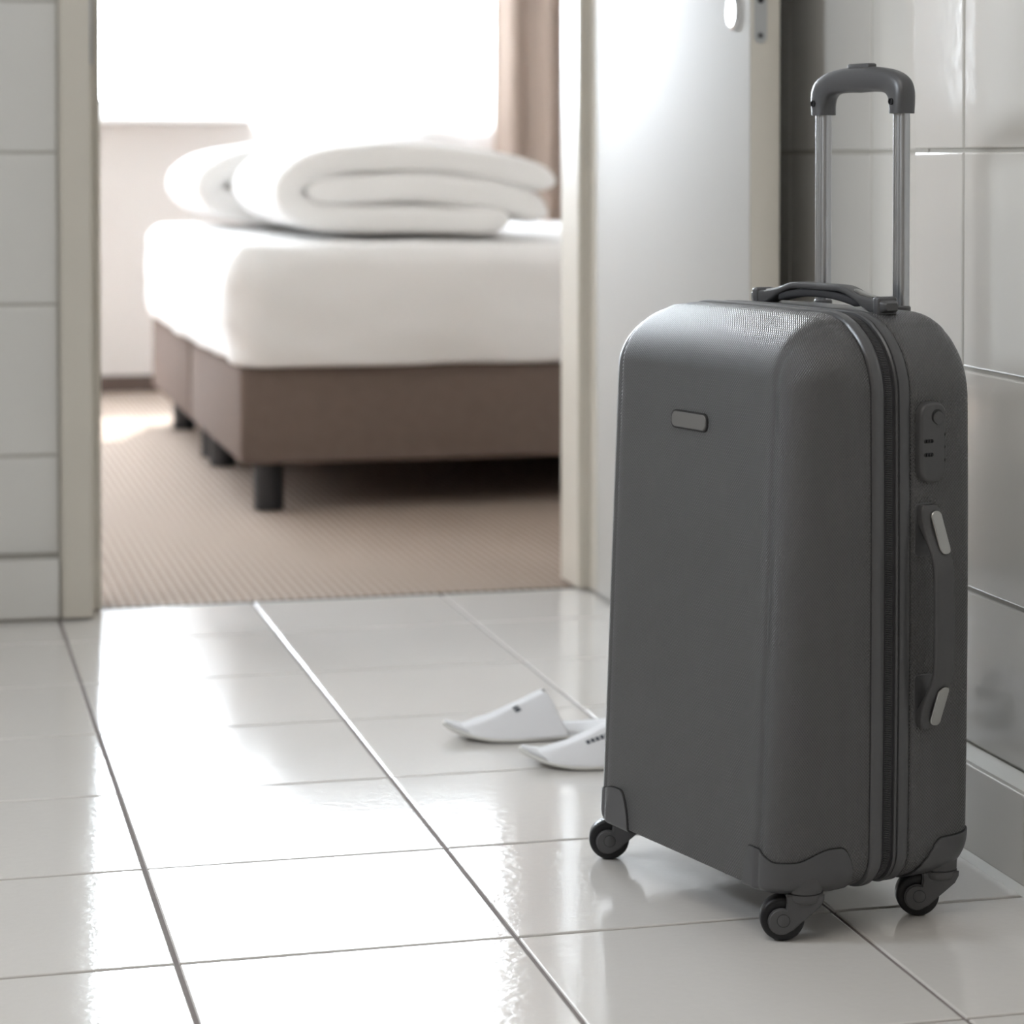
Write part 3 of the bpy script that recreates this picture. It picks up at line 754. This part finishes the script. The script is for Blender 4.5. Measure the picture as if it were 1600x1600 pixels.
# --- corner guards: offset shell cut by a shaped block
def offset_copy(src, d):
    bm = bmesh.new(); bm.from_mesh(src.data); bm.normal_update()
    for vv in bm.verts: vv.co += vv.normal * d
    me = bpy.data.meshes.new('off'); bm.to_mesh(me); bm.free(); return me
def eval_mesh(o):
    dg = bpy.context.evaluated_depsgraph_get(); return bpy.data.meshes.new_from_object(o.evaluated_get(dg))
def guard(src, cutter_rings, name='corner_guard', off=.0020, m=None, parent=None):
    me = offset_copy(src, off)
    a = bpy.data.objects.new('ga', me); COL.objects.link(a)
    v_, f_ = loft(cutter_rings); cm = bpy.data.meshes.new('cut'); cm.from_pydata([tuple(p) for p in v_], [], f_)
    bm = bmesh.new(); bm.from_mesh(cm); bmesh.ops.recalc_face_normals(bm, faces=bm.faces); bmesh.ops.triangulate(bm, faces=bm.faces); bm.to_mesh(cm); bm.free()
    c = bpy.data.objects.new('gc', cm); COL.objects.link(c)
    md = a.modifiers.new('b', 'BOOLEAN'); md.operation = 'INTERSECT'; md.object = c; md.solver = 'EXACT'
    bpy.context.view_layer.update(); res = eval_mesh(a)
    bpy.data.objects.remove(a); bpy.data.objects.remove(c)
    res.materials.clear()
    return link(name, res, m or M['shell_smooth'], parent or case, auto=40)
def guard2(src, fn, *a, **k):
    g_ = guard(src, fn(*a, **k)); guard(src, fn(*a, grow=.0011, **k), 'seam_shade', .0005, M['dark'], g_); return g_  # slightly larger black copy stands in for shade in the gap around the guard
# cutter: fan of vertical walls around the corner; s is distance from the corner along face (negative) / side (positive)
def corner_cut(ct, cw, st, sw, Lf, Ls, zc=.128, dip=.112, dt=.05, grow=0):
    Lf += grow; Ls += grow; zc += grow; dip += grow
    """ct,cw: outer corner; st,sw: signs pointing outward in t and w. Lf: reach along w on the big face; Ls: reach along t on the side"""
    N = 40; inner_top, outer_top = [], []
    rings = []
    for i in range(N + 1):
        s = -1 + 2 * i / N          # -1 end on the face, 0 corner, +1 end on the side
        # direction from an inner pivot, sweeping 90 degrees
        if s < 0: p = (ct + st * .03, cw - sw * Lf * (-s)); q = (ct - st * .045, cw - sw * (.045 + (Lf - .045) * (-s)))
        else: p = (ct - st * Ls * s, cw + sw * .03); q = (ct - st * (.045 + (Ls - .045) * s), cw - sw * .045)
        if abs(s) < 1e-6: p = (ct + st * .03, cw + sw * .03)
        e = abs(s)
        z = dip + (zc - dip) * smooth01(e / .62)
        if e > .74: z = .02 + (z - .02) * math.sqrt(max(0, 1 - ((e - .74) / .26) ** 2))
        z = max(z, .03)
        rings.append([L3(p[0], p[1], .02), L3(p[0], p[1], z), L3(q[0], q[1], z), L3(q[0], q[1], .02)])
    return rings
gl = []
gl.append(guard2(front, corner_cut, -.030, WC - HW - .003, -1, -1, .070, .094, zc=.092, dip=.080))
gl.append(guard2(front, corner_cut, -.030, WC + HW + .003, -1, 1, .098, .094, zc=.093, dip=.084))
def rear_cut(sw, grow=0):
    cw = WC + sw * (HW + .003); ct = TB1 + .003; N = 30; rings = []
    for i in range(N + 1):
        s = -1 + 2 * i / N
        if s < 0: p = (ct + .03, cw - sw * .09 * (-s)); q = (ct - .045, cw - sw * (.05 + .04 * (-s)))
        else: p = (ct - .090 * s, cw + sw * .03); q = (ct - (.05 + .04 * s), cw - sw * .045)
        if abs(s) < 1e-6: p = (ct + .03, cw + sw * .03)
        e = abs(s); z = .088 - .003 * e
        if e > .45: z = .025 + (z - .025) * (1 - smooth01((e - .45) / .62))
        z += grow
        rings.append([L3(p[0], p[1], .02), L3(p[0], p[1], max(z, .03)), L3(q[0], q[1], max(z, .03)), L3(q[0], q[1], .02)])
    return rings
gl.append(guard2(rear, rear_cut, -1)); gl.append(guard2(rear, rear_cut, 1))
# --- casters
TR = math.radians(167 - 15)     # trail direction in the local frame
trail = Vector((math.cos(TR), math.sin(TR), 0)); axis = Vector((-trail.y, trail.x, 0))
def frame_pt(c, a, b, z): return Vector((c.x + trail.x * a + axis.x * b, c.y + trail.y * a + axis.y * b, z))
TRAIL = .0215; WR = .0222
def caster(t, w_, housing_pts):
    c = L3(t, w_, 0); c.z = 0
    # boss under the shell: flared stem
    rings = []
    tlim, wlim = housing_pts
    for i in range(13):
        k = i / 12; z = .066 - (.066 - .0478) * k
        r = .0188 + .002 * (1 - k) ** 2
        if i == 12: r = .0180
        ring = []
        for j in range(48):
            a = 2 * PI * j / 48; x = c.x + r * math.cos(a); y = c.y + r * math.sin(a)
            q = (1 - k) ** .5
            yy = abs(y); tt_ = x + TC
            # plan limit of the shell at this depth
            if tlim < 0:
                dd_ = max(0, min(1, (TF - tt_) / (TF + .0228))); th_a = math.asin(dd_) / (PI / 2)
                ymax = HW - .001 - .0405 * (1 - math.cos(math.radians(66) * th_a)) / (1 - math.cos(math.radians(66))) + .0018
                x = max(x, -.0243 - TC)
            else:
                x = min(x, TB1 - TC + .0010); e_ = max(0, (tt_ - (TB1 - RBK)) / RBK); ymax = HW - .001 - RBK * (1 - math.sqrt(max(0, 1 - min(1, e_) ** 2))) + .0018
            y = math.copysign(min(yy, ymax), y)
            ring.append((x, y, z))
        rings.append(ring)
    v_, f_ = loft(rings); cs = mk('caster', v_, f_, M['fork'], case, auto=50)
    # swivel head and two arms
    bm = bmesh.new()
    def arm(side):
        prof = []
        hub = Vector((TRAIL + .0020, WR - .0012)); r = .0132
        pts = [(-.0190, .0474), (-.0187, .0425), (-.0150, .0355), (-.0050, .0268), (.0050, .0185), (.0112, .0128)]
        for i in range(17):
            a = math.radians(-128 + i * 238 / 16); pts.append((hub.x + r * math.cos(a), hub.y + r * math.sin(a)))
        pts += [(.0182, .0395), (.0186, .0430), (.0190, .0474)]
        n = len(pts)
        y0_, y1_ = (.0098, .0146) if side > 0 else (-.0146, -.0098)
        vv = [frame_pt(c, a, y0_, z) for a, z in pts] + [frame_pt(c, a, y1_, z) for a, z in pts]
        ff = [tuple(range(n)), tuple(range(n, 2 * n))] + [(i, (i + 1) % n, n + (i + 1) % n, n + i) for i in range(n)]
        me = bpy.data.meshes.new('a'); me.from_pydata([tuple(p) for p in vv], [], ff)
        b2 = bmesh.new(); b2.from_mesh(me); bmesh.ops.recalc_face_normals(b2, faces=b2.faces)
        b2.normal_update()
        ed_ = [e for e in b2.edges if len(e.link_faces) == 2 and any(len(q.verts) > 8 for q in e.link_faces)]
        bmesh.ops.bevel(b2, geom=ed_, offset=.0016, segments=3, affect='EDGES'); b2.to_mesh(me); b2.free()
        bm.from_mesh(me); bpy.data.meshes.remove(me)
    arm(1); arm(-1)
    # crown joining the arms over the wheel
    rg = []
    for z, r in ((.0474, .0170), (.0472, .0190), (.0455, .0194), (.0430, .0192), (.0400, .0180), (.0375, .0140)):
        rg.append([(c.x + r * math.cos(2 * PI * i / 32), c.y + r * math.sin(2 * PI * i / 32), z) for i in range(32)])
    v_, f_ = loft(rg); me = bpy.data.meshes.new('c'); me.from_pydata(v_, [], f_); bm.from_mesh(me)
    bm_obj('fork', bm, M['fork'], cs, auto=45)
    # wheel: rounded tread
    rg = []; hc = frame_pt(c, TRAIL, 0, WR)
    prof = [(.0165, -.0092), (.0198, -.0092), (.0214, -.0080), (WR - .0002, -.0055), (WR, 0), (WR - .0002, .0055), (.0214, .0080), (.0198, .0092), (.0165, .0092)]
    for r, b in prof:
        rg.append([hc + trail * (r * math.cos(2 * PI * i / 44)) + axis * b + Vector((0, 0, r * math.sin(2 * PI * i / 44))) for i in range(44)])
    v_, f_ = loft(rg); mk('wheel', v_, f_, M['rubber'], cs, auto=40)
    for sd in (-1, 1):
        rg = []
        for r, b in ((.0060, .0144), (.0060, .0149), (.0055, .0152), (.0001, .0152)):
            rg.append([hc + trail * (r * math.cos(2 * PI * i / 28)) + axis * (b * sd) + Vector((0, 0, r * math.sin(2 * PI * i / 28))) for i in range(28)])
        v_, f_ = loft(rg); mk('axle_cap', v_, f_, M['fork'], cs, auto=40)
        v_, f_ = loft([[hc + trail * (.0065 * math.cos(2 * PI * i / 28)) + axis * (b * sd) + Vector((0, 0, .0065 * math.sin(2 * PI * i / 28))) for i in range(28)] for b in (.0140, .01475)])
        mk('axle_ring', v_, f_, M['rubber'], cs, auto=40)
ST, SW = .019, -.0103
TL0, TL1, WL0, WL1 = -.0235 - TC, TB1 - .004 - TC, -HW - .0015, HW + .0015
caster(ST, SW, (TL0, WL0)); caster(ST, .3233, (TL0, WL1)); caster(ST + .1665, SW, (TL1, WL0)); caster(ST + .1665, .3233, (TL1, WL1))

# --- badge on the front panel
def rr_pts(cy, cz, hy, hz, r, n=8):
    pts = []
    for sx_, sz_, a0 in ((1, 1, 0), (-1, 1, PI / 2), (-1, -1, PI), (1, -1, 3 * PI / 2)):
        for i in range(n + 1): a = a0 + PI / 2 * i / n; pts.append((cy + sx_ * (hy - r) + r * math.cos(a), cz + sz_ * (hz - r) + r * math.sin(a)))
    return pts
def tf(z): return -.0125 + .042 * (z - .36) - .0034
def plate(name, cw, cz, hy, hz, r, h, m, parent, inset=.0012, base=0):
    rings = [[L3(tf(z) + .002 - 0, y, z) for y, z in rr_pts(cw, cz, hy, hz, r)]]
    rings.append([L3(tf(z) - base, y, z) for y, z in rr_pts(cw, cz, hy, hz, r)])
    rings.append([L3(tf(z) - base - h, y, z) for y, z in rr_pts(cw, cz, hy - inset, hz - inset, r - inset)])
    v_, f_ = loft(rings); return mk(name, v_, f_, m, parent, auto=30)
bs = plate('badge', .155, .4985, .0345, .0098, .0078, .0008, M['dark'], case, .0004)
plate('badge_plate', .155, .4985, .0325, .0082, .0066, .0012, M['badge'], bs, .0010, base=.0006)

# --- combination lock on the near side
YS = WC - HW   # outer plane of the near side
def side_plate(name, tc_, zc_, ht, hz, r, d0, d1, m, parent, inset=.002, taper=None):
    rings = [[L3(t, YS + .004, z) for t, z in rr_pts(tc_, zc_, ht, hz, r)]]
    rings.append([L3(t, YS - d0, z) for t, z in rr_pts(tc_, zc_, ht, hz, r)])
    for i in range(1, 5):
        a = PI / 2 * i / 4; ii = inset * (1 - math.cos(a)); rings.append([L3(t, YS - d0 - (d1 - d0) * math.sin(a), z) for t, z in rr_pts(tc_, zc_, ht - ii, hz - ii, max(r - ii, .0008))])
    v_, f_ = loft(rings); return mk(name, v_, f_, m, parent, auto=35)
lock = side_plate('combination_lock', .1495, .4870, .0165, .0400, .0135, .006, .0105, M['handle'], case, .0035)
# release knob: disc in a dark crescent
def disc(name, t, z, r, d0, d1, m, parent, n=28, rz=1.0):
    v_, f_ = loft([[L3(t + r * math.cos(2 * PI * i / n), YS - d, z + rz * r * math.sin(2 * PI * i / n)) for i in range(n)] for d in (d0, d1)]); return mk(name, v_, f_, m, parent, auto=30)
disc('knob_recess', .1530, .5130, .0072, .009, .0107, M['black_plastic'], lock); disc('knob', .1536, .5115, .0062, .0095, .0120, M['handle'], lock)
for zc_ in (.4885, .4750):
    s_ = side_plate('dial', .1425, zc_, .0062, .0021, .0020, .0095, .0110, M['black_plastic'], lock, .0005)
    for k in (-1, 0, 1):
        side_plate('dial_ridge', .1425 + k * .0035, zc_, .0004, .0016, .0004, .0105, .0113, M['rubber'], s_, .0002)
for zc_ in (.4945, .4820, .4690): side_plate('index_mark', .1625, zc_, .0003, .0014, .0003, .0085, .0108, M['black_plastic'], lock, .0001)
# --- side handle
sb = side_plate('side_handle', .1440, .3995, .0125, .0270, .0060, .0006, .0022, M['shell_smooth'], case, .0012)
side_plate('handle_base', .1440, .2280, .0125, .0270, .0060, .0006, .0022, M['shell_smooth'], sb, .0012)
N = 46; rings = []
for i in range(N + 1):
    q = i / N; z = .4245 - q * (.4245 - .2015)
    e = abs(2 * q - 1)
    bow = .0070 + .0200 * (1 - smooth01((e - .42) / .50)) + .0040 * (1 - (2 * q - 1) ** 2)
    thk = .0066 + .006 * smooth01((e - .66) / .25)
    wd = .0118 - .0002 * smooth01((e - .6) / .3); r = .003
    sc = 1 if 0 < i < N else .75
    cc = YS - bow + 0
    ring = []
    for t, dz in rr_pts(0, 0, wd * sc, thk / 2 * sc, min(r, thk * .42) * sc, 4): ring.append(L3(.1462 + t, cc - dz + (thk / 2 - .0033) * .9, z))
    rings.append(ring)
v, f = loft(rings); mk('grip', v, f, M['handle'], sb, auto=45)
for zc_, sg in ((.3985, 1), (.2250, -1)):
    rg = []
    for d in (.0, .0016, .0024):
        ring = []
        for t, z in rr_pts(.1505, zc_, .0066 - (.0006 if d > .002 else 0), .0205 - (.0006 if d > .002 else 0), .0058 - (.0004 if d > .002 else 0), 6):
            q = (.4245 - z) / (.4245 - .2015); e = abs(2 * q - 1)
            bow = .0070 + .0200 * (1 - smooth01((e - .42) / .50)) + .0040 * (1 - (2 * q - 1) ** 2); thk = .0066 + .006 * smooth01((e - .66) / .25)
            ring.append(L3(t, YS - bow - .0033 - thk * .05 - d, z))
        rg.append(ring)
    v, f = loft(rg); mk('metal_cap', v, f, M['metal_cap'], sb, auto=30)['label'] = 'silver metal end cap'

# --- top carry handle (along w, over the zip)
N = 60; rings = []; TH = .146
W0_, W1_ = .262, .018
for i in range(N + 1):
    q = i / N; y = W0_ + (W1_ - W0_) * q; e = abs(2 * q - 1)
    zb_ = ZT + .0065 + .0155 * (1 - smooth01((e - .30) / .55))
    thk = .0070 + .0075 * smooth01((e - .50) / .30) - .004 * smooth01((e - .9) / .1)
    wd = .0105 - .001 * (1 - e); sc = .7 if i in (0, N) else 1
    ring = [L3(TH + t, y, zb_ + dz) for t, dz in rr_pts(0, 0, wd * sc, thk / 2 * sc, min(.0032, thk * .4) * sc, 4)]
    rings.append(ring)
v, f = loft(rings); th_ = mk('top_handle', v, f, M['handle'], case, auto=45)
# finger grip pad underneath, end brackets, pale inserts
rings = []
for i in range(25):
    q = i / 24; y = .215 + (.068 - .215) * q; e = abs(2 * q - 1); zc_ = ZT + .0150 - .008 * e ** 2.2; sc = .5 if i in (0, 24) else 1
    rings.append([L3(TH + t, y, zc_ + dz) for t, dz in rr_pts(0, 0, .0080 * sc, .0042 * sc, .0028 * sc, 4)])
v, f = loft(rings); mk('finger_pad', v, f, M['tape'], th_, auto=45)
for y, sg in ((.030, -1), (.250, 1)):
    bm = bmesh.new(); add_box(bm, (TH - .0125 - TC, y - .005 - WC, ZT - .004), (TH + .0125 - TC, y + .005 - WC, ZT + .0165), .003, 3)
    bm_obj('bracket', bm, M['shell_smooth'], th_, auto=40)
    rg = []
    for k in range(13):
        yy = y - sg * (.014 + .036 * k / 12); q = (yy - W0_) / (W1_ - W0_); e = abs(2 * q - 1)
        zb_ = ZT + .0065 + .0155 * (1 - smooth01((e - .30) / .55)); thk = .0070 + .0075 * smooth01((e - .50) / .30) - .004 * smooth01((e - .9) / .1)
        hwid = .0062 * math.sqrt(max(.05, 1 - max(0, (k - 8) / 4.2) ** 2)); zt2 = zb_ + thk / 2
        rg.append([L3(TH - hwid, yy, zt2 - .001), L3(TH + hwid, yy, zt2 - .001), L3(TH + hwid, yy, zt2 + .0006), L3(TH + hwid * .8, yy, zt2 + .0012), L3(TH - hwid * .8, yy, zt2 + .0012), L3(TH - hwid, yy, zt2 + .0006)])
    v, f = loft(rg); mk('metal_insert', v, f, M['metal_cap'], th_, auto=40)

# --- telescopic rods with grooves and pull handle
TRD = .197; WRODS = (.2095, .0705)
def rod_ring(c, z):
    # flat oval with two shallow grooves facing the front
    pts = []
    for i in range(40):
        a = 2 * PI * i / 40; x = .0068 * math.copysign(abs(math.cos(a)) ** .7, math.cos(a)); y = .0098 * math.copysign(abs(math.sin(a)) ** .8, math.sin(a))
        g = math.exp(-((abs(y) - .0032) / .0010) ** 2) * (.0011 if abs(x) > .003 else 0)
        pts.append(L3(TRD + x - math.copysign(g, x), c + y, z))
    return pts
for c_ in WRODS:
    v, f = loft([rod_ring(c_, z) for z in (.585, .65, .75, .822)]); mk('pull_rod', v, f, M['rod'], case, auto=40)
    v, f = loft([[L3(TRD + (.0085 - k) * math.cos(2 * PI * i / 24), c_ + (.0125 - k) * math.sin(2 * PI * i / 24), z) for i in range(24)] for z, k in ((.590, 0), (.6145, 0), (.616, .0015))])
    mk('rod_collar', v, f, M['handle'], case, auto=40)
# handle: arch profile cut from the side, thick and rounded
ctr = (WRODS[0] + WRODS[1]) / 2
def cr_spline(P, n=7):
    P = [Vector(p) for p in P]; out = []
    for i in range(len(P) - 1):
        p0 = P[max(i - 1, 0)]; p1 = P[i]; p2 = P[i + 1]; p3 = P[min(i + 2, len(P) - 1)]
        for k in range(n):
            t = k / n; out.append(.5 * ((2 * p1) + (p2 - p0) * t + (2 * p0 - 5 * p1 + 4 * p2 - p3) * t * t + (3 * p1 - p0 - 3 * p2 + p3) * t ** 3))
    out.append(P[-1]); return out
ho = [(-.0815, .8160), (-.0828, .8300), (-.0826, .8420), (-.0765, .8530), (-.060, .8610), (-.032, .8655), (0, .8668)]
hi = [(-.0575, .8160), (-.0570, .8255), (-.0530, .8335), (-.0440, .8380), (-.025, .8395), (0, .8390)]
ol = cr_spline(ho); il = cr_spline(hi)
ol = ol + [Vector((-p.x, p.y)) for p in ol[-2::-1]]; il = il + [Vector((-p.x, p.y)) for p in il[-2::-1]]
n_ = len(ol)
def resamp(P, n):
    d = [0]
    for i in range(len(P) - 1): d.append(d[-1] + (P[i + 1] - P[i]).length)
    out = []
    for k in range(n):
        t = d[-1] * k / (n - 1); i = 0
        while i < len(P) - 2 and d[i + 1] < t: i += 1
        q = (t - d[i]) / max(1e-9, d[i + 1] - d[i]); out.append(P[i].lerp(P[i + 1], min(q, 1)))
    return out
ol = resamp(ol, 73); il = resamp(il, 73); rings = []
for k in range(73):
    o2, i2 = ol[k], il[k]; c2 = (o2 + i2) / 2; h2 = (o2 - i2) / 2; e = abs(2 * k / 72 - 1)
    hd = .0112 + .0010 * smooth01((e - .5) / .4); ring = []
    for j in range(28):
        a = 2 * PI * j / 28; p = math.copysign(abs(math.cos(a)) ** .72, math.cos(a)); dd = math.copysign(abs(math.sin(a)) ** .72, math.sin(a)) * hd
        q = c2 + h2 * p; ring.append(L3(TRD + dd, ctr - q.x, q.y))
    rings.append(ring)
v, f = loft(rings); ph = mk('pull_handle', v, f, M['shell_smooth'], case, auto=55)
bm = bmesh.new(); add_box(bm, (TRD - .006 - TC, ctr - .019 - WC, .858), (TRD + .006 - TC, ctr + .019 - WC, .8700), .0022, 3); bm_obj('release_button', bm, M['handle'], ph, auto=40)
for c_ in WRODS:
    v, f = loft([[L3(TRD - d, c_ + r * math.cos(2 * PI * i / 20) + .002, .8285 + r * math.sin(2 * PI * i / 20)) for i in range(20)] for d, r in ((.010, .0036), (.0136, .0036), (.0136, .0026), (.0122, .0024))])
    s = mk('screw', v, f, M['black_plastic'], ph, auto=30)
